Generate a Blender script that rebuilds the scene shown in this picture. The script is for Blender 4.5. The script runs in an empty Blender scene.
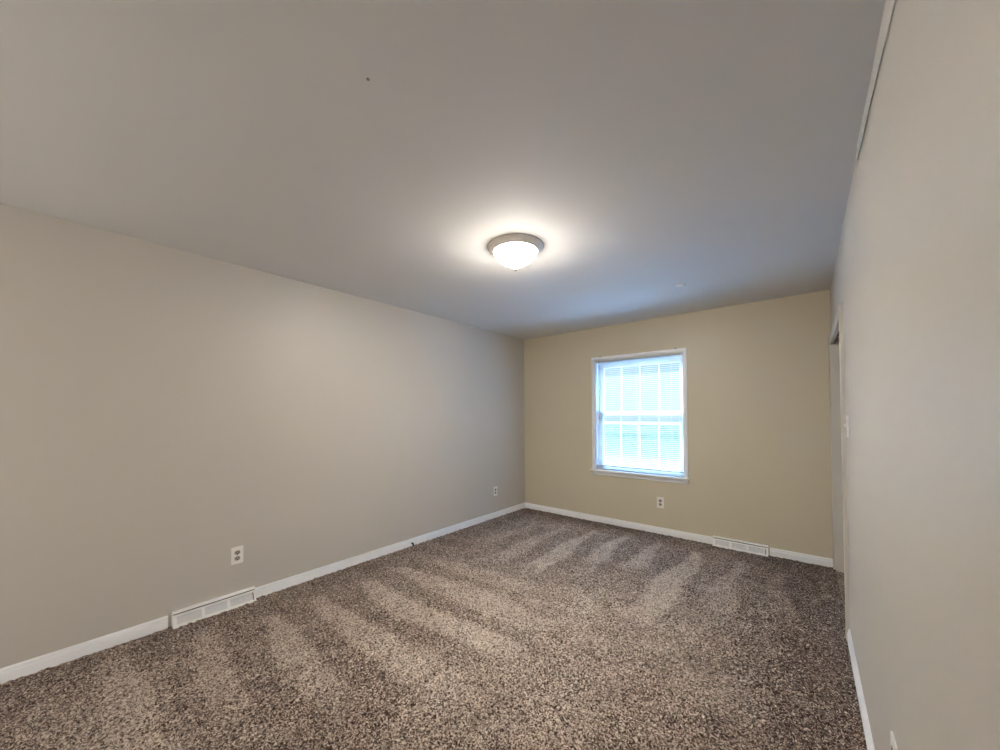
import bpy, bmesh, math, random
import numpy as np
from mathutils import Vector, Matrix

random.seed(4)
C = bpy.context.scene.collection

# ------------------------------------------------------------------ camera
H = 2.44                      # ceiling height
XL, XR = -3.144, 0.182        # left / right wall planes
YB, YR = 4.343, -0.95         # window wall / rear wall planes
cam_d = bpy.data.cameras.new('camera')
cam = bpy.data.objects.new('camera', cam_d); C.objects.link(cam)
yaw, pit, rol = 0.6945, 0.0190, -0.0041
fw = Vector((-math.sin(yaw) * math.cos(pit), math.cos(yaw) * math.cos(pit), math.sin(pit)))
u2 = Vector((math.sin(yaw) * math.sin(pit), -math.cos(yaw) * math.sin(pit), math.cos(pit)))
r1 = Vector((math.cos(yaw), math.sin(yaw), 0))
rt = math.cos(rol) * r1 + math.sin(rol) * u2
up = -math.sin(rol) * r1 + math.cos(rol) * u2
m = Matrix((rt, up, -fw)).transposed().to_4x4()
m.translation = (0, 0, 1.3478)
cam.matrix_world = m
cam_d.sensor_fit = 'HORIZONTAL'; cam_d.sensor_width = 36
cam_d.lens = 36 * 367.308 / 1000
cam_d.shift_x = 0.0005
cam_d.shift_y = (407.68 - 375) / 1000
cam_d.clip_start = 0.01
bpy.context.scene.camera = cam

# ------------------------------------------------------------------ light and exposure
SKY, SUN, BOWL, FILL = 0.72, 78.0, 164.0, 46.0
vs = bpy.context.scene.view_settings
vs.view_transform = 'Standard'; vs.look = 'None'; vs.gamma = 1; vs.use_curve_mapping = False
vs.exposure = 0.68
world = bpy.data.worlds.new('daylight'); bpy.context.scene.world = world
world.use_nodes = True
bg = world.node_tree.nodes['Background']
bg.inputs[0].default_value = (0.62, 0.84, 1.0, 1); bg.inputs[1].default_value = SKY
sun_d = bpy.data.lights.new('sun', 'SUN'); sun_d.energy = SUN; sun_d.angle = 0.01
sun_d.color = (0.30, 0.56, 1.0)
sun = bpy.data.objects.new('sun', sun_d); C.objects.link(sun)
sun.rotation_euler = (math.radians(-36), 0, math.radians(14)); sun.location = (-4, 14, 12)
fill_d = bpy.data.lights.new('rear_fill', 'POINT'); fill_d.energy = FILL; fill_d.shadow_soft_size = 0.18  # fill light added behind the camera to lift walls and ceiling
fill_d.color = (1.0, 0.96, 0.90)
fill = bpy.data.objects.new('rear_fill', fill_d); C.objects.link(fill)
fill.location = (-1.6, -2.2, 1.15)

# ------------------------------------------------------------------ materials
def mat(name, col, rough=0.6, metal=0.0, noise=None, bump=None, spec=0.5):
    mt = bpy.data.materials.new(name); mt.use_nodes = True
    nt = mt.node_tree; b = nt.nodes['Principled BSDF']
    b.inputs['Base Color'].default_value = (*col, 1)
    b.inputs['Roughness'].default_value = rough
    b.inputs['Metallic'].default_value = metal
    b.inputs['Specular IOR Level'].default_value = spec
    tc = nt.nodes.new('ShaderNodeTexCoord')
    if noise:
        n = nt.nodes.new('ShaderNodeTexNoise'); n.inputs['Scale'].default_value = noise[0]
        n.inputs['Detail'].default_value = 3
        nt.links.new(tc.outputs['Object'], n.inputs['Vector'])
        r = nt.nodes.new('ShaderNodeValToRGB')
        k = noise[1]
        r.color_ramp.elements[0].position = 0.3; r.color_ramp.elements[1].position = 0.7
        r.color_ramp.elements[0].color = (*[c * (1 - k) for c in col], 1)
        r.color_ramp.elements[1].color = (*[min(1, c * (1 + k)) for c in col], 1)
        nt.links.new(n.outputs['Fac'], r.inputs['Fac'])
        nt.links.new(r.outputs['Color'], b.inputs['Base Color'])
    if bump:
        n = nt.nodes.new('ShaderNodeTexNoise'); n.inputs['Scale'].default_value = bump[0]
        nt.links.new(tc.outputs['Object'], n.inputs['Vector'])
        bp = nt.nodes.new('ShaderNodeBump'); bp.inputs['Strength'].default_value = bump[1]
        bp.inputs['Distance'].default_value = 0.002
        nt.links.new(n.outputs['Fac'], bp.inputs['Height'])
        nt.links.new(bp.outputs['Normal'], b.inputs['Normal'])
    return mt

M = {}
M['wall'] = mat('greige_wall', (0.56, 0.525, 0.475), 0.46, noise=(1.3, 0.015), bump=(160, 0.05))
M['khaki'] = mat('khaki_wall', (0.64, 0.575, 0.435), 0.42, noise=(1.3, 0.015), bump=(160, 0.05))  # window wall tinted yellower than the side walls
M['ceiling'] = mat('ceiling_paint', (0.765, 0.752, 0.735), 0.8, noise=(1.0, 0.02), bump=(200, 0.06))
M['casing'] = mat('greige_trim_paint', (0.62, 0.59, 0.53), 0.4, noise=(8, 0.02))
M['trim'] = mat('white_trim_paint', (0.93, 0.94, 0.95), 0.35, noise=(8, 0.02))
M['sash'] = mat('white_vinyl', (0.82, 0.83, 0.84), 0.35, noise=(8, 0.02))
M['slat'] = mat('white_blind_slat', (0.85, 0.86, 0.86), 0.4, noise=(20, 0.02))
def translucent(mt, col, fac):
    nt = mt.node_tree; b = nt.nodes['Principled BSDF']; out = nt.nodes['Material Output']
    tl = nt.nodes.new('ShaderNodeBsdfTranslucent'); tl.inputs[0].default_value = (*col, 1)
    mx = nt.nodes.new('ShaderNodeMixShader'); mx.inputs[0].default_value = fac
    nt.links.new(b.outputs[0], mx.inputs[1]); nt.links.new(tl.outputs[0], mx.inputs[2]); nt.links.new(mx.outputs[0], out.inputs[0])
translucent(M['slat'], (0.8, 0.84, 0.86), 0.10)
M['cord'] = mat('blind_cord', (0.80, 0.80, 0.78), 0.8, noise=(80, 0.05))
M['wand'] = mat('clear_wand', (0.30, 0.36, 0.42), 0.2, noise=(40, 0.05))
M['vent'] = mat('white_enamel', (0.94, 0.94, 0.92), 0.35, noise=(12, 0.03))
M['louvre'] = mat('grey_louvre', (0.74, 0.745, 0.75), 0.45, noise=(60, 0.05))
M['dark'] = mat('dark_gap', (0.025, 0.02, 0.016), 0.6, noise=(30, 0.2))
M['track'] = mat('track_void', (0.02, 0.012, 0.008), 0.6, 0.0, noise=(30, 0.2))  # near-black colour stands in for the unlit void above the doors
M['plate'] = mat('white_plastic', (0.86, 0.84, 0.81), 0.3, noise=(20, 0.02))
M['socket'] = mat('socket_plastic', (0.34, 0.30, 0.25), 0.35, noise=(40, 0.04))
M['slot'] = mat('socket_slot', (0.03, 0.025, 0.02), 0.6, noise=(90, 0.2))
M['pan'] = mat('brushed_nickel_white', (0.93, 0.88, 0.83), 0.4, 0.1, noise=(30, 0.04))
M['nickel'] = mat('satin_nickel', (0.34, 0.30, 0.26), 0.4, 0.6, noise=(40, 0.05))
M['black'] = mat('black_rubber', (0.012, 0.012, 0.012), 0.5, noise=(60, 0.2))
M['steel'] = mat('grey_steel', (0.30, 0.28, 0.26), 0.4, 0.8, noise=(60, 0.1))
M['tape'] = mat('drywall_tape', (0.52, 0.50, 0.47), 0.75, noise=(14, 0.05))
M['lawn'] = mat('lawn', (0.060, 0.058, 0.034), 0.95, noise=(3, 0.3), bump=(30, 0.5), spec=0.0)
M['concrete'] = mat('pale_concrete', (0.10, 0.075, 0.052), 0.95, noise=(2, 0.08), bump=(40, 0.3), spec=0.0)

def bowl_material():
    mt = bpy.data.materials.new('lit_alabaster_glass'); mt.use_nodes = True
    nt = mt.node_tree; b = nt.nodes['Principled BSDF']
    b.inputs['Base Color'].default_value = (0.9, 0.87, 0.8, 1); b.inputs['Roughness'].default_value = 0.3
    tc = nt.nodes.new('ShaderNodeTexCoord')
    n = nt.nodes.new('ShaderNodeTexNoise'); n.inputs['Scale'].default_value = 9
    nt.links.new(tc.outputs['Object'], n.inputs['Vector'])
    r = nt.nodes.new('ShaderNodeValToRGB')
    r.color_ramp.elements[0].color = (1.0, 0.915, 0.80, 1); r.color_ramp.elements[1].color = (1.0, 0.93, 0.83, 1)
    nt.links.new(n.outputs['Fac'], r.inputs['Fac'])
    nt.links.new(r.outputs['Color'], b.inputs['Emission Color'])
    # the bulbs sit low in the bowl: its glass glows hardest at the bottom
    sp = nt.nodes.new('ShaderNodeSeparateXYZ'); nt.links.new(tc.outputs['Object'], sp.inputs[0])
    mr = nt.nodes.new('ShaderNodeMapRange'); mr.interpolation_type = 'SMOOTHSTEP'
    mr.inputs['From Min'].default_value = -0.050; mr.inputs['From Max'].default_value = -0.128
    mr.inputs['To Min'].default_value = BOWL * 0.10; mr.inputs['To Max'].default_value = BOWL * 1.6
    nt.links.new(sp.outputs['Z'], mr.inputs['Value']); nt.links.new(mr.outputs['Result'], b.inputs['Emission Strength'])
    return mt
M['bowl'] = bowl_material()

def glass_material():
    mt = bpy.data.materials.new('window_glass'); mt.use_nodes = True
    nt = mt.node_tree; nt.nodes.clear()
    out = nt.nodes.new('ShaderNodeOutputMaterial')
    tr = nt.nodes.new('ShaderNodeBsdfTransparent'); tr.inputs[0].default_value = (0.96, 0.98, 0.98, 1)
    gl = nt.nodes.new('ShaderNodeBsdfGlossy'); gl.inputs['Roughness'].default_value = 0.02
    lw = nt.nodes.new('ShaderNodeLayerWeight')
    pw = nt.nodes.new('ShaderNodeMath'); pw.operation = 'POWER'; pw.inputs[1].default_value = 4.0
    nt.links.new(lw.outputs['Facing'], pw.inputs[0])
    fr = nt.nodes.new('ShaderNodeMath'); fr.operation = 'MULTIPLY_ADD'; fr.inputs[1].default_value = 0.7; fr.inputs[2].default_value = 0.03
    nt.links.new(pw.outputs[0], fr.inputs[0])
    mx = nt.nodes.new('ShaderNodeMixShader')
    nt.links.new(fr.outputs[0], mx.inputs[0]); nt.links.new(tr.outputs[0], mx.inputs[1])
    nt.links.new(gl.outputs[0], mx.inputs[2]); nt.links.new(mx.outputs[0], out.inputs[0])
    return mt
M['glass'] = glass_material()

def carpet_material():
    mt = bpy.data.materials.new('frieze_carpet'); mt.use_nodes = True
    nt = mt.node_tree; L = nt.links; b = nt.nodes['Principled BSDF']
    b.inputs['Roughness'].default_value = 1.0; b.inputs['Specular IOR Level'].default_value = 0.1
    b.inputs['Sheen Weight'].default_value = 0.15
    tc = nt.nodes.new('ShaderNodeTexCoord')
    n = nt.nodes.new('ShaderNodeTexNoise'); n.inputs['Scale'].default_value = 112
    n.inputs['Detail'].default_value = 1.5; n.inputs['Roughness'].default_value = 0.6
    n.inputs['Distortion'].default_value = 1.2
    L.new(tc.outputs['Object'], n.inputs['Vector'])
    big = nt.nodes.new('ShaderNodeTexNoise'); big.inputs['Scale'].default_value = 7
    big.inputs['Detail'].default_value = 3
    L.new(tc.outputs['Object'], big.inputs['Vector'])
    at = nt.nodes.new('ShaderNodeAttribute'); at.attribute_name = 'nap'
    # nap (vacuum marks, broad tones) and blotches tip the mix between dark and light yarn
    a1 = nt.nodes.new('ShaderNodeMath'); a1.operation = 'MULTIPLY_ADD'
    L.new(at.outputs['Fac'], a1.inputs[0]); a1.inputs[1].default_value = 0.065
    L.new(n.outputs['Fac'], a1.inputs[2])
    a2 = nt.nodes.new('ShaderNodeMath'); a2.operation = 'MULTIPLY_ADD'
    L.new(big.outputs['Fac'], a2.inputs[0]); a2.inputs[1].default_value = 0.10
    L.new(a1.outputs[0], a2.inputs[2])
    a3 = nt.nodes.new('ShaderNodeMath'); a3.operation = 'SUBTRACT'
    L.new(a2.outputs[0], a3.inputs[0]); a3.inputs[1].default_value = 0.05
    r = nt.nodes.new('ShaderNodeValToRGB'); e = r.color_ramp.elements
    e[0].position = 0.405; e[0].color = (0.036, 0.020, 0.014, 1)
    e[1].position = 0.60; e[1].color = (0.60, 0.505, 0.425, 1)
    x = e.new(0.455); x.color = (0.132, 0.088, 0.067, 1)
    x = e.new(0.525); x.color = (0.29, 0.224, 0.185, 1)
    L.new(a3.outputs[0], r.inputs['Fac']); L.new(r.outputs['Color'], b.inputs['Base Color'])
    bp = nt.nodes.new('ShaderNodeBump'); bp.inputs['Strength'].default_value = 0.6
    bp.inputs['Distance'].default_value = 0.006
    L.new(n.outputs['Fac'], bp.inputs['Height']); L.new(bp.outputs['Normal'], b.inputs['Normal'])
    return mt
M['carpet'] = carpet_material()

# ------------------------------------------------------------------ helpers
def box(bm, x0, x1, y0, y1, z0, z1):
    v = [bm.verts.new((x, y, z)) for x in (x0, x1) for y in (y0, y1) for z in (z0, z1)]
    for f in ((0, 1, 3, 2), (4, 6, 7, 5), (0, 4, 5, 1), (2, 3, 7, 6), (0, 2, 6, 4), (1, 5, 7, 3)):
        bm.faces.new([v[i] for i in f])
    return v

def lathe(bm, prof, seg=48, centre=(0, 0, 0)):
    """prof = [(r, z)...] turned about z."""
    rings = []
    for r, z in prof:
        if r < 1e-6:
            rings.append([bm.verts.new((centre[0], centre[1], centre[2] + z))])
        else:
            rings.append([bm.verts.new((centre[0] + r * math.cos(2 * math.pi * k / seg),
                                        centre[1] + r * math.sin(2 * math.pi * k / seg), centre[2] + z)) for k in range(seg)])
    for a, b in zip(rings, rings[1:]):
        for k in range(seg):
            k2 = (k + 1) % seg
            if len(a) == 1 and len(b) == 1: continue
            if len(a) == 1: bm.faces.new((a[0], b[k2], b[k]))
            elif len(b) == 1: bm.faces.new((a[k], a[k2], b[0]))
            else: bm.faces.new((a[k], a[k2], b[k2], b[k]))

def prism(bm, prof, p0, p1, ax_d, ax_z=Vector((0, 0, 1))):
    """profile [(d, z)] carried from p0 to p1; d runs along ax_d."""
    p0, p1, ax_d = Vector(p0), Vector(p1), Vector(ax_d)
    a = [bm.verts.new(p0 + d * ax_d + z * ax_z) for d, z in prof]
    b = [bm.verts.new(p1 + d * ax_d + z * ax_z) for d, z in prof]
    n = len(prof)
    for k in range(n):
        bm.faces.new((a[k], a[(k + 1) % n], b[(k + 1) % n], b[k]))
    bm.faces.new(a); bm.faces.new(list(reversed(b)))

def tube(bm, p0, p1, r, seg=10):
    p0, p1 = Vector(p0), Vector(p1); d = (p1 - p0).normalized()
    s = d.orthogonal().normalized(); t = d.cross(s)
    A = [bm.verts.new(p0 + r * (math.cos(2 * math.pi * k / seg) * s + math.sin(2 * math.pi * k / seg) * t)) for k in range(seg)]
    B = [bm.verts.new(p1 + r * (math.cos(2 * math.pi * k / seg) * s + math.sin(2 * math.pi * k / seg) * t)) for k in range(seg)]
    for k in range(seg):
        bm.faces.new((A[k], A[(k + 1) % seg], B[(k + 1) % seg], B[k]))
    bm.faces.new(list(reversed(A))); bm.faces.new(B)

def obj(name, bm, material, parent=None, bevel=0, smooth=False):
    bmesh.ops.recalc_face_normals(bm, faces=bm.faces)
    me = bpy.data.meshes.new(name); bm.to_mesh(me); bm.free()
    o = bpy.data.objects.new(name, me); C.objects.link(o)
    me.materials.append(material)
    if parent: o.parent = parent
    if smooth:
        for p in me.polygons: p.use_smooth = True
    if bevel:
        b = o.modifiers.new('bevel', 'BEVEL'); b.width = bevel; b.segments = 2; b.limit_method = 'ANGLE'
    return o

def tag(o, label, cat, group=None):
    o['label'] = label; o['category'] = cat
    if group: o['group'] = group
    return o

def empty(name, loc=(0, 0, 0), rotz=0):
    o = bpy.data.objects.new(name, None); C.objects.link(o)
    o.location = loc; o.rotation_euler = (0, 0, rotz); o.empty_display_size = 0.05
    return o

def struct(name, bm, material, bevel=0, parent=None):
    o = obj(name, bm, material, parent, bevel)
    if not parent: o['kind'] = 'structure'
    return o

def copy_tree(o, parent=None):
    c = o.copy(); C.objects.link(c)
    if parent: c.parent = parent
    for ch in list(o.children): copy_tree(ch, c)
    return c

NB = bmesh.new
T = 0.14                                   # wall thickness

# ------------------------------------------------------------------ room shell
DX1, YH = -0.75, -2.9            # the room runs on behind the camera, left of a short return wall
WX0, WX1, WZ0, WZ1 = -2.052, -1.008, 0.662, 2.034      # window opening
bm = NB()
box(bm, XL - T, WX0, YB, YB + T, -0.1, H + 0.02); box(bm, WX1, XR + T, YB, YB + T, -0.1, H + 0.02)
box(bm, WX0, WX1, YB, YB + T, -0.1, WZ0); box(bm, WX0, WX1, YB, YB + T, WZ1, H + 0.02)
struct('wall_back', bm, M['khaki'])
bm = NB(); box(bm, XL - T, XL, YH, YB, -0.1, H + 0.02); struct('wall_left', bm, M['wall'])
OY0, OY1, OZ = 3.06, 4.285, 1.948                     # closet opening in the right wall
bm = NB()
X1 = XR + 0.115
box(bm, XR, X1, OY1, YB, -0.1, H + 0.02); box(bm, XR, X1, OY0, OY1, OZ + 0.07, H + 0.02)
box(bm, XR, X1, YH, OY0, -0.1, H + 0.02)
struct('wall_right', bm, M['wall'])
bm = NB(); box(bm, DX1, XR, YR - 0.12, YR, -0.1, H + 0.02); struct('wall_rear', bm, M['wall'])
bm = NB(); box(bm, XL - T, XR + T, YH, YB + T, H, H + 0.12); struct('ceiling', bm, M['ceiling'])
bm = NB(); box(bm, X1 + 0.10, X1 + 0.14, OY0 - 0.1, YB + T, -0.1, H); struct('wall_closet', bm, M['wall'])
bm = NB(); box(bm, XL - T, XR + T, YH - 0.1, YH, -0.1, H + 0.02); struct('wall_hall', bm, M['wall'])

# carpet: a fine grid of pile with vacuum marks and broad tones as a point attribute
def grid(x0, x1, y0, y1, st, amp, seed):
    rng = np.random.default_rng(seed)
    nx, ny = int((x1 - x0) / st) + 1, int((y1 - y0) / st) + 1
    X, Y = np.meshgrid(np.linspace(x0, x1, nx), np.linspace(y0, y1, ny))
    z = rng.normal(0, 1, (ny, nx))
    z = (z + np.roll(z, 1, 0) + np.roll(z, 1, 1) + np.roll(np.roll(z, 1, 0), 1, 1)) / 2
    Z = amp * np.clip(z, -2, 2)
    co = np.stack([X + rng.normal(0, st * 0.2, X.shape), Y + rng.normal(0, st * 0.2, X.shape), Z], -1).reshape(-1, 3)
    i = np.arange(nx * ny).reshape(ny, nx)
    f = np.stack([i[:-1, :-1], i[:-1, 1:], i[1:, 1:], i[1:, :-1]], -1).reshape(-1, 4)
    return co.astype(np.float32), f.astype(np.int32)

def sm(x): x = np.clip(x, 0, 1); return x * x * (3 - 2 * x)

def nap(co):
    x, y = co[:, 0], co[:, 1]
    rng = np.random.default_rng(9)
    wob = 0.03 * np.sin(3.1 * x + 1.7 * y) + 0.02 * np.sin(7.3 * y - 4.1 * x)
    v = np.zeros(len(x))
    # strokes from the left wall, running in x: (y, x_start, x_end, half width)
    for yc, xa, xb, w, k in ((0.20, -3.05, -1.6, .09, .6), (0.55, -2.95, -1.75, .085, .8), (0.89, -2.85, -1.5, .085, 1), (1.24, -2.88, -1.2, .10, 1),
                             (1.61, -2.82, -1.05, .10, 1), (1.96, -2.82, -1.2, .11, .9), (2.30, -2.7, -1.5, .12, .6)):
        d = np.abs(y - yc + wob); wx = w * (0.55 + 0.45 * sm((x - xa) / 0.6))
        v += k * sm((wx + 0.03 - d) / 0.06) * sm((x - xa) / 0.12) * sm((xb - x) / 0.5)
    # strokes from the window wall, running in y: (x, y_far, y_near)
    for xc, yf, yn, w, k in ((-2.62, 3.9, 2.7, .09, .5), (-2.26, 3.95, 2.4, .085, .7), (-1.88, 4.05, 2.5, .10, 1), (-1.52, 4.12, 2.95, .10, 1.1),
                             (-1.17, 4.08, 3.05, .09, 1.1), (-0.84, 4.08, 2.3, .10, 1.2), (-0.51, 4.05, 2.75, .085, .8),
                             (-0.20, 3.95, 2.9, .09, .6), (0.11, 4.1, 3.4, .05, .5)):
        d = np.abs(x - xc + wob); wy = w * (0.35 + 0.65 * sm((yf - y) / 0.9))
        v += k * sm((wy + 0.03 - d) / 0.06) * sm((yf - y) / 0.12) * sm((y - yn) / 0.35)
    # paler middle of the room and smaller paler patches
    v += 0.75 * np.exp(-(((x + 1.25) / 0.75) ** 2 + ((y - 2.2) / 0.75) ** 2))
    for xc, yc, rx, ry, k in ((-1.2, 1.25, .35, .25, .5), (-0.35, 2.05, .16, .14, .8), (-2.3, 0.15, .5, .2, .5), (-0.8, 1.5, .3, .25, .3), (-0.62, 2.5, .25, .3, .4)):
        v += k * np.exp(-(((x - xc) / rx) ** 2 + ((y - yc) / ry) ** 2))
    # darker along the closet side and beside the far and left walls
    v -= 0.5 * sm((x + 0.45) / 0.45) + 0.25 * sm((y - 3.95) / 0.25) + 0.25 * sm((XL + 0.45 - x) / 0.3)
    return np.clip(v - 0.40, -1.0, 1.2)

co, f = grid(XL + 0.002, XR - 0.002, YR + 0.002, YB - 0.002, 0.008, 0.0028, 1)
co[:, 2] += 0.002
me = bpy.data.meshes.new('floor')
me.vertices.add(len(co)); me.vertices.foreach_set('co', co.ravel())
me.loops.add(f.size); me.loops.foreach_set('vertex_index', f.ravel())
me.polygons.add(len(f)); me.polygons.foreach_set('loop_start', np.arange(0, f.size, 4, dtype=np.int32))
me.polygons.foreach_set('loop_total', np.full(len(f), 4, np.int32))
me.update(calc_edges=True)
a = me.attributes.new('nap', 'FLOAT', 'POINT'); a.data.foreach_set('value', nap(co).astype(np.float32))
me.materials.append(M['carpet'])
for o in (bpy.data.objects.new('floor', me),):
    C.objects.link(o); o['kind'] = 'structure'
bm = NB(); box(bm, XL - T, XR + T, YH, YB + T, -0.14, -0.006); struct('subfloor', bm, M['carpet'])

# baseboards, with a rounded upper bead
BP = [(0, 0), (0.013, 0), (0.013, 0.048), (0.011, 0.053), (0.0085, 0.055), (0.0085, 0.066), (0.005, 0.074), (0, 0.076)]
VL0, VL1, VR0, VR1 = 0.479, 0.938, -0.742, -0.292       # vents
bm = NB()
prism(bm, BP, (XL, YH, 0), (XL, VL0 - 0.018, 0), (1, 0, 0)); prism(bm, BP, (XL, VL1 + 0.002, 0), (XL, YB, 0), (1, 0, 0))
struct('baseboard_left', bm, M['trim'])
bm = NB()
prism(bm, BP, (XL, YB, 0), (VR0 - 0.002, YB, 0), (0, -1, 0)); prism(bm, BP, (VR1 + 0.012, YB, 0), (XR - 0.001, YB, 0), (0, -1, 0))
struct('baseboard_back', bm, M['trim'])
bm = NB(); prism(bm, BP, (XR, YR, 0), (XR, OY0 - 0.06, 0), (-1, 0, 0)); struct('baseboard_right', bm, M['trim'])
bm = NB(); prism(bm, BP, (DX1, YR, 0), (XR, YR, 0), (0, 1, 0)); struct('baseboard_rear', bm, M['trim'])

# closet opening: casing, jamb, track slot coloured dark as a void and sliding panels
def casing(bm, y0, y1, z1, w=0.057, t=0.018):
    prof = [(0, 0), (t * 0.55, 0), (t * 0.8, w * 0.15), (t, w * 0.55), (t, w * 0.9), (t * 0.8, w), (0, w)]
    def post(y, s):     # s = direction away from the opening
        prism(bm, prof, (XR, y, 0), (XR, y, z1 + w), (-1, 0, 0), Vector((0, s, 0)))
    post(y0, -1); post(y1, 1)
    prism(bm, prof, (XR, y0, z1), (XR, y1, z1), (-1, 0, 0))
bm = NB(); casing(bm, OY0, OY1 - 0.0, OZ, 0.057); struct('trim_1', bm, M['casing'])
bm = NB()
box(bm, XR - 0.004, X1 + 0.1, OY1 - 0.001, OY1 + 0.018, 0, OZ + 0.07); box(bm, XR - 0.004, X1 + 0.1, OY0 - 0.018, OY0 + 0.001, 0, OZ + 0.07)
box(bm, XR - 0.004, XR + 0.012, OY0, OY1, OZ, OZ + 0.07)
struct('trim_2', bm, M['casing'])
bm = NB()
box(bm, XR + 0.012, X1 + 0.1, OY0, OY1, OZ + 0.062, OZ + 0.075); box(bm, XR + 0.012, XR + 0.016, OY0, OY1, OZ + 0.001, OZ + 0.065)
box(bm, XR + 0.100, XR + 0.104, OY0, OY1, OZ + 0.004, OZ + 0.065)
struct('trim_3', bm, M['track'])
for n, (x0, ya, yb) in enumerate(((XR + 0.064, OY0 + 0.002, 3.74), (XR + 0.110, 3.67, OY1 - 0.002)), 1):
    d = empty('door_%d' % n, (x0, (ya + yb) / 2, 0.015)); d['kind'] = 'structure'
    w = (yb - ya) / 2
    bm = NB(); box(bm, 0, 0.032, -w, w, 0, OZ - 0.02); obj('panel', bm, M['trim'], d, 0.002)
    bm = NB(); lathe(bm, [(0, 0), (0.027, 0), (0.027, 0.003), (0.022, 0.003), (0.020, 0.001), (0, 0.001)], 24)
    bmesh.ops.rotate(bm, verts=bm.verts, matrix=Matrix.Rotation(-math.pi / 2, 3, 'Y'))
    bmesh.ops.translate(bm, verts=bm.verts, vec=(0.0005, (-1 if n == 1 else 1) * (w - 0.06), 0.95))
    obj('finger_pull', bm, M['nickel'], d, smooth=True)

# loose drywall tape along the top of the right wall, hanging lower towards the camera
bm = NB()
ys = np.linspace(0.75, 2.08, 28); zs = [2.325 + 0.058 * max(0, (y - 1.25) / 0.83) ** 0.9 + 0.002 * math.sin(9 * y) for y in ys]
fr = [[bm.verts.new((XR - 0.001 - t, y, z)) for y, z in zip(ys, zs)] for t in (0.0035, 0)]
tp = [[bm.verts.new((XR - 0.001 - t, y, H - 0.0005)) for y in ys] for t in (0.002, 0)]
for k in range(len(ys) - 1):
    bm.faces.new((fr[0][k], fr[0][k + 1], tp[0][k + 1], tp[0][k])); bm.faces.new((fr[1][k], fr[1][k + 1], tp[1][k + 1], tp[1][k]))
    bm.faces.new((fr[0][k], fr[0][k + 1], fr[1][k + 1], fr[1][k])); bm.faces.new((tp[0][k], tp[0][k + 1], tp[1][k + 1], tp[1][k]))
for k in (0, len(ys) - 1): bm.faces.new((fr[0][k], tp[0][k], tp[1][k], fr[1][k]))
struct('trim_4', bm, M['tape'])

# ------------------------------------------------------------------ window
win = empty('window_1', ((WX0 + WX1) / 2, YB, WZ0)); win['kind'] = 'structure'
def wpart(name, bm, m_, parent=None, bevel=0.0015):
    bmesh.ops.translate(bm, verts=bm.verts, vec=-Vector(win.location))
    return obj(name, bm, m_, parent or win, bevel)
cw = 0.030
bm = NB()
box(bm, WX0 - cw, WX0, YB - 0.014, YB + 0.001, WZ0, WZ1 + cw); box(bm, WX1, WX1 + cw, YB - 0.014, YB + 0.001, WZ0, WZ1 + cw)
box(bm, WX0, WX1, YB - 0.014, YB + 0.001, WZ1, WZ1 + cw)
wpart('casing', bm, M['trim'])
bm = NB(); box(bm, WX0 - cw - 0.014, WX1 + cw + 0.014, YB - 0.055, YB + 0.06, WZ0 - 0.020, WZ0); wpart('stool', bm, M['trim'], bevel=0.004)
bm = NB(); prism(bm, [(0, 0), (0.008, 0), (0.014, 0.012), (0.014, 0.05), (0, 0.05)], (WX0 - cw, YB, 0.590), (WX1 + cw, YB, 0.590), (0, -1, 0)); wpart('apron', bm, M['trim'])
bm = NB(); j = 0.014
box(bm, WX0 - 0.001, WX0 + j, YB, YB + T, WZ0, WZ1); box(bm, WX1 - j, WX1 + 0.001, YB, YB + T, WZ0, WZ1)
box(bm, WX0, WX1, YB, YB + T, WZ1 - j, WZ1 + 0.001); box(bm, WX0, WX1, YB + 0.06, YB + T, WZ0 - 0.001, WZ0 + j)
wpart('jamb', bm, M['sash'], bevel=0)
def frame_boxes(bm, x0, x1, z0, z1, y0, y1, wl, wr, wb, wt):
    box(bm, x0, x0 + wl, y0, y1, z0, z1); box(bm, x1 - wr, x1, y0, y1, z0, z1)
    box(bm, x0 + wl, x1 - wr, y0, y1, z0, z0 + wb); box(bm, x0 + wl, x1 - wr, y0, y1, z1 - wt, z1)
SX0, SX1 = WX0 + j, WX1 - j
for nm, z0, z1, y0 in (('lower_sash', WZ0 + j, 1.372, YB + 0.062), ('upper_sash', 1.335, WZ1 - j, YB + 0.094)):
    y1 = y0 + 0.03
    bm = NB(); frame_boxes(bm, SX0, SX1, z0, z1, y0, y1, 0.074, 0.052, 0.045, 0.04 if nm == 'lower_sash' else 0.088)
    s = wpart(nm, bm, M['sash'], bevel=0.003)
    bm = NB()
    for k in (1, 2, 3):
        xm = SX0 + 0.074 + (SX1 - SX0 - 0.126) * k / 4
        box(bm, xm - 0.008, xm + 0.008, y0 + 0.008, y1 - 0.008, z0 + 0.04, z1 - 0.035)
    mu = wpart('muntins', bm, M['sash'], s)
    bm = NB(); box(bm, SX0 + 0.065, SX1 - 0.045, y0 + 0.014, y0 + 0.017, z0 + 0.035, z1 - 0.03); wpart('pane', bm, M['glass'], s, bevel=0)
    if nm == 'lower_sash':
        bm = NB(); xm = -1.45
        box(bm, xm - 0.03, xm + 0.03, y0 + 0.004, y0 + 0.028, z1 - 0.001, z1 + 0.006); box(bm, xm - 0.008, xm + 0.035, y0 + 0.002, y0 + 0.014, z1 + 0.006, z1 + 0.016)
        lk = wpart('sash_lock', bm, M['steel'], s)
bm = NB(); frame_boxes(bm, SX0, SX1, WZ0 + j, WZ1 - j, YB + 0.126, YB + 0.138, 0.03, 0.03, 0.03, 0.03)
box(bm, SX0, SX1, YB + 0.126, YB + 0.138, 1.222, 1.258); wpart('storm_frame', bm, M['sash'])

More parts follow.
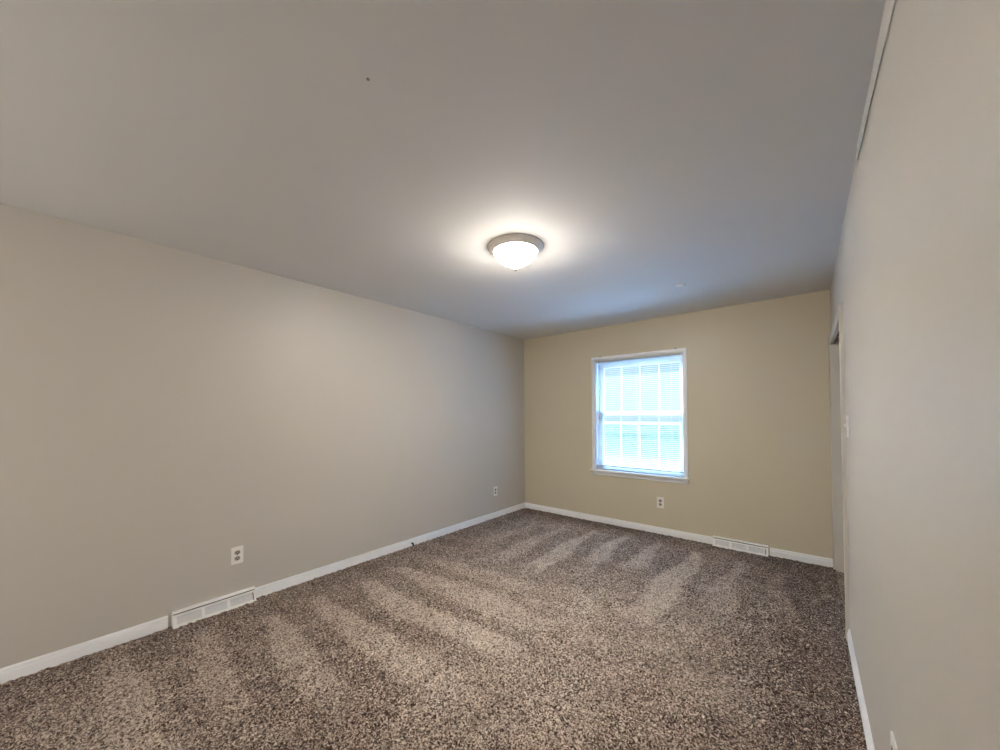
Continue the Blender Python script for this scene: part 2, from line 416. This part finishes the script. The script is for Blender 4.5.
# mini blind hung inside the casing
bl = empty('window_blind', ((WX0 + WX1) / 2, YB + 0.022, WZ1 - j))
tag(bl, 'white mini blind lowered with open slats across the window', 'blind')
def bpart(name, bm, m_, parent=None, bevel=0, smooth=False):
    bmesh.ops.translate(bm, verts=bm.verts, vec=-Vector(bl.location))
    return obj(name, bm, m_, parent or bl, bevel, smooth)
bx0, bx1, by = WX0 + j + 0.004, WX1 - j - 0.004, YB + 0.022
bm = NB(); box(bm, bx0, bx1, by - 0.014, by + 0.014, WZ1 - j - 0.027, WZ1 - j - 0.001); bpart('headrail', bm, M['slat'], bevel=0.002)
bm = NB()
ztop, zbot, n = WZ1 - j - 0.038, 0.735, 58
tilt = math.radians(-1)
for k in range(n):
    zc = ztop + (zbot - ztop) * k / (n - 1)
    pts = []
    for q in (-1, -0.5, 0, 0.5, 1):
        d, hh = 0.0125 * q, 0.0018 * (1 - q * q)
        pts.append((d * math.cos(tilt) - hh * math.sin(tilt), d * math.sin(tilt) + hh * math.cos(tilt)))
    a = [bm.verts.new((bx0, by + d, zc + hh)) for d, hh in pts]; b = [bm.verts.new((bx1, by + d, zc + hh)) for d, hh in pts]
    a2 = [bm.verts.new((bx0, by + d, zc + hh - 0.0006)) for d, hh in pts]; b2 = [bm.verts.new((bx1, by + d, zc + hh - 0.0006)) for d, hh in pts]
    for i in range(4):
        bm.faces.new((a[i], a[i + 1], b[i + 1], b[i])); bm.faces.new((a2[i], b2[i], b2[i + 1], a2[i + 1]))
    bm.faces.new((a[0], b[0], b2[0], a2[0])); bm.faces.new((a[4], a2[4], b2[4], b[4]))
bpart('slats', bm, M['slat'])
bm = NB(); box(bm, bx0, bx1, by - 0.012, by + 0.012, 0.702, 0.720); bpart('bottom_rail', bm, M['slat'], bevel=0.003)
for xx in (bx0 + 0.12, (bx0 + bx1) / 2, bx1 - 0.12):
    bm = NB()
    for dy in (-0.0128, 0.0128): tube(bm, (xx, by + dy, 0.72), (xx, by + dy, WZ1 - j - 0.04), 0.0008, 6)
    bpart('ladder_cord', bm, M['cord'])
bm = NB(); tube(bm, (bx0 + 0.045, by - 0.022, 1.28), (bx0 + 0.045, by - 0.020, WZ1 - j - 0.02), 0.005, 8)
tube(bm, (bx0 + 0.045, by - 0.021, WZ1 - j - 0.022), (bx0 + 0.045, by - 0.010, WZ1 - j - 0.022), 0.003, 8)
bpart('tilt_wand', bm, M['wand'], smooth=True)
bm = NB()
for dx in (0, 0.007): tube(bm, (bx0 + 0.062 + dx, by - 0.018, 0.80 + dx), (bx0 + 0.062 + dx, by - 0.014, WZ1 - j - 0.03), 0.0016, 6)
cd = bpart('lift_cord', bm, M['cord'])
bm = NB(); lathe(bm, [(0, 0.0), (0.006, 0.002), (0.006, 0.014), (0.003, 0.03), (0, 0.032)], 12, (bx0 + 0.0655, by - 0.018, 0.775)); bpart('tassel', bm, M['slat'], cd, smooth=True)
# two small dark hooks left on the top edge of the casing
for k, xx in enumerate((-1.97, -1.09)):
    bm = NB()
    zc = WZ1 + cw
    box(bm, xx - 0.014, xx + 0.014, YB - 0.012, YB - 0.002, zc - 0.001, zc + 0.004); tube(bm, (xx + 0.006, YB - 0.007, zc + 0.003), (xx + 0.006, YB - 0.018, zc + 0.012), 0.003, 8)
    o = obj('curtain_bracket', bm, M['black'])
    tag(o, ('small dark bracket on the window casing top near its left corner', 'small dark bracket on the window casing top near its right corner')[k], 'bracket', 'curtain brackets on the window')

# ------------------------------------------------------------------ ceiling lamp
lamp = empty('ceiling_lamp', (-1.436, 1.893, H)); tag(lamp, 'lit flush-mount ceiling light with frosted bowl and brushed metal rim', 'ceiling light')
bm = NB(); lathe(bm, [(0, 0), (0.178, 0), (0.180, -0.002), (0.180, -0.006), (0.176, -0.009), (0.173, -0.010), (0.170, -0.016), (0.163, -0.022), (0.156, -0.026),
                      (0.152, -0.030), (0.149, -0.035), (0.145, -0.036), (0.140, -0.034), (0.138, -0.02), (0, -0.02)], 64)
pan = obj('rim', bm, M['pan'], lamp, smooth=True)
bm = NB(); prof = [(0.1435, -0.030)]
for k in range(1, 15):
    t = k / 14 * math.pi / 2; prof.append((0.1435 * math.cos(t) ** 1.15, -0.032 - 0.095 * math.sin(t) ** 1.3))
prof[-1] = (0, prof[-1][1]); lathe(bm, prof, 64); obj('glass_bowl', bm, M['bowl'], lamp, smooth=True)
bm = NB(); lathe(bm, [(0, -0.124), (0.018, -0.128), (0.019, -0.134), (0.012, -0.140), (0.014, -0.148), (0.008, -0.156), (0, -0.158)], 20)
obj('finial', bm, M['nickel'], lamp, smooth=True)

# ------------------------------------------------------------------ vents
def make_vent(W, name, label):
    """baseboard register: local x along the wall, y out of the wall, z up."""
    t = empty(name); tag(t, label, 'vent', 'white baseboard vents')
    Hh, D0, D1 = 0.092, 0.030, 0.058        # height, depth of the top lip, depth at the floor
    bm = NB(); prism(bm, [(0, 0), (D1 - 0.012, 0), (D0 - 0.012, Hh - 0.013), (0, Hh - 0.013)], (0.003, 0, 0), (W - 0.003, 0, 0), (0, 1, 0)); obj('body', bm, M['dark'], t)  # dark body colours in the shadow line below the top lip
    bm = NB(); prism(bm, [(0, Hh - 0.010), (D0 + 0.001, Hh - 0.011), (D0 + 0.003, Hh - 0.008), (D0 - 0.004, Hh), (0, Hh)], (0, 0, 0), (W, 0, 0), (0, 1, 0)); obj('top_lip', bm, M['vent'], t, 0.001)
    # sloped face frame with three openings
    zt, zb = Hh - 0.020, 0.0
    def face(x0, x1, s0, s1, bm, th=0.008, off=0.0):   # s = 0 bottom .. 1 top on the slope
        def p(s, o): return (D1 + (D0 - 0.004 - D1) * s + o, zb + (zt - zb) * s)
        prism(bm, [p(s0, off - th), p(s0, off), p(s1, off), p(s1, off - th)], (x0, 0, 0), (x1, 0, 0), (0, 1, 0))
    bm = NB()
    face(0, W, 0, 0.22, bm); face(0, W, 0.86, 1, bm)
    xs = [0, 0.020, W * 0.335, W * 0.335 + 0.018, W * 0.665 - 0.010, W * 0.665 + 0.008, W - 0.022, W]
    for a, b in zip(xs[::2], xs[1::2]): face(a, b, 0.22, 0.86, bm)
    obj('face_frame', bm, M['vent'], t, 0.001)
    for a, b in ((xs[1], xs[2]), (xs[3], xs[4]), (xs[5], xs[6])):
        bm = NB()
        for q in range(7):
            s = 0.23 + q * 0.09; face(a, b, s, s + 0.072, bm, 0.004, -0.004)
        obj('grille', bm, M['louvre'], t)
    bm = NB(); face(0.0145, 0.0195, 0.20, 0.85, bm, 0.006, 0.0012); obj('damper_lever', bm, M['dark'], t)
    # end caps
    for x0, x1 in ((0, 0.003), (W - 0.003, W)):
        bm = NB(); prism(bm, [(0, 0), (D1, 0), (D0 - 0.004, zt), (D0 - 0.004, Hh - 0.013), (0, Hh - 0.013)], (x0, 0, 0), (x1, 0, 0), (0, 1, 0)); obj('end_cap', bm, M['vent'], t)
    return t
# left wall: local x runs towards +y seen from the room left to right; local y = +x world
v1 = make_vent(VL1 - VL0, 'baseboard_vent', 'white baseboard vent register on the long left wall, below the outlet')
v1.matrix_world = Matrix(((0, 1, 0, XL), (1, 0, 0, VL0), (0, 0, 1, 0), (0, 0, 0, 1))) if False else Matrix.Translation((XL, VL1, 0)) @ Matrix.Rotation(-math.pi / 2, 4, 'Z')
v2 = copy_tree(v1); v2['label'] = 'white baseboard vent register on the window wall, right of the window'
v2.matrix_world = Matrix.Translation((VR1, YB, 0)) @ Matrix.Rotation(math.pi, 4, 'Z')

# ------------------------------------------------------------------ outlets and the switch
def rounded(bm, w, h, y0, y1, r=0.006, cz=0, n=4):
    pts = []
    for cx, cy, a0 in ((w / 2 - r, h / 2 - r, 0), (-w / 2 + r, h / 2 - r, 90), (-w / 2 + r, -h / 2 + r, 180), (w / 2 - r, -h / 2 + r, 270)):
        for k in range(n + 1):
            a = math.radians(a0 + 90 * k / n); pts.append((cx + r * math.cos(a), cy + r * math.sin(a) + cz))
    A = [bm.verts.new((x, y0, z)) for x, z in pts]; B = [bm.verts.new((x, y1, z)) for x, z in pts]
    for k in range(len(pts)):
        bm.faces.new((A[k], A[(k + 1) % len(pts)], B[(k + 1) % len(pts)], B[k]))
    bm.faces.new(A); bm.faces.new(list(reversed(B)))
def make_outlet(label):
    t = empty('wall_outlet'); tag(t, label, 'outlet', 'duplex wall outlets')
    bm = NB(); rounded(bm, 0.074, 0.120, 0, 0.006, 0.004); obj('cover_plate', bm, M['plate'], t, 0.0015)
    for cz in (0.0205, -0.0205):
        bm = NB(); rounded(bm, 0.034, 0.029, 0.004, 0.0075, 0.012, cz); s = obj('receptacle', bm, M['socket'], t)
        bm = NB()
        box(bm, -0.0095, -0.0055, 0.006, 0.0080, cz - 0.002, cz + 0.008); box(bm, 0.0055, 0.0095, 0.006, 0.0080, cz - 0.001, cz + 0.007)
        rounded(bm, 0.008, 0.007, 0.006, 0.0080, 0.003, cz - 0.008); obj('slots', bm, M['slot'], s)
    bm = NB(); lathe(bm, [(0, 0.0075), (0.003, 0.0072), (0.0035, 0.006), (0.0035, 0.004)], 12)
    bmesh.ops.rotate(bm, verts=bm.verts, matrix=Matrix.Rotation(-math.pi / 2, 3, 'X')); obj('screw', bm, M['steel'], t)
    return t
o1 = make_outlet('white duplex outlet on the left wall, just above the baseboard vent')
spots = ((o1, (XL, 0.831, 0.349), -90, None),
         (copy_tree(o1), (XL, 3.679, 0.345), -90, 'white duplex outlet on the left wall close to the far corner'),
         (copy_tree(o1), (-1.268, YB, 0.353), 180, 'white duplex outlet under the window on the window wall'),
         (copy_tree(o1), (XR, 1.533, 0.360), 90, 'white outlet at the photo bottom on the right wall, seen edge-on'))
for o, p, r, lb in spots:
    o.matrix_world = Matrix.Translation(p) @ Matrix.Rotation(math.radians(r), 4, 'Z')
    if lb: o['label'] = lb
sw = empty('light_switch'); tag(sw, 'white toggle light switch beside the closet opening on the right wall', 'light switch')
bm = NB(); rounded(bm, 0.074, 0.120, 0, 0.006, 0.004); obj('cover_plate', bm, M['plate'], sw, 0.0015)
bm = NB(); prism(bm, [(0.005, -0.010), (0.008, -0.010), (0.020, 0.004), (0.018, 0.010), (0.005, 0.006)], (-0.005, 0, 0), (0.005, 0, 0), (0, 1, 0)); obj('toggle', bm, M['plate'], sw, 0.001)
for z in (-0.03, 0.03):
    bm = NB(); lathe(bm, [(0, 0.0072), (0.0028, 0.007), (0.003, 0.005)], 12)
    bmesh.ops.rotate(bm, verts=bm.verts, matrix=Matrix.Rotation(-math.pi / 2, 3, 'X')); bmesh.ops.translate(bm, verts=bm.verts, vec=(0, 0, z)); obj('screw', bm, M['steel'], sw)
sw.matrix_world = Matrix.Translation((XR, 2.80, 1.275)) @ Matrix.Rotation(math.radians(90), 4, 'Z')

# ------------------------------------------------------------------ small things
# stub of black cable poking out of the left baseboard
cu = NB()
pts = [Vector((XL + 0.010, 2.342, 0.030)), Vector((XL + 0.024, 2.343, 0.030)), Vector((XL + 0.031, 2.344, 0.026)), Vector((XL + 0.033, 2.345, 0.004))]
for a, b in zip(pts, pts[1:]): tube(cu, a, b, 0.009, 10)
cb = obj('cable_stub', cu, M['black'], smooth=True); tag(cb, 'short black cable stub poking out of the left baseboard', 'cable')
# ceiling cap and screw
bm = NB(); lathe(bm, [(0, 0), (0.036, 0), (0.037, -0.004), (0.032, -0.010), (0.015, -0.014), (0, -0.015)], 32)
cp = obj('ceiling_disc', bm, M['plate'], smooth=True); cp.location = (-0.797, 3.36, H); tag(cp, 'small round white disc on the ceiling towards the window', 'ceiling disc')
bm = NB(); lathe(bm, [(0, 0), (0.0055, 0), (0.005, -0.002), (0, -0.003)], 16)
sc = obj('ceiling_screw', bm, M['steel'], smooth=True); sc.location = (-1.076, 0.631, H); tag(sc, 'tiny dark screw head in the ceiling near the camera', 'screw')

# ------------------------------------------------------------------ outdoors
bm = NB(); box(bm, -30, 30, YB + T + 0.02, 60, -0.75, -0.55); struct('ground', bm, M['lawn'])
bm = NB(); box(bm, -30, 30, 9.0, 16.0, -0.56, -0.535); struct('driveway', bm, M['concrete'])
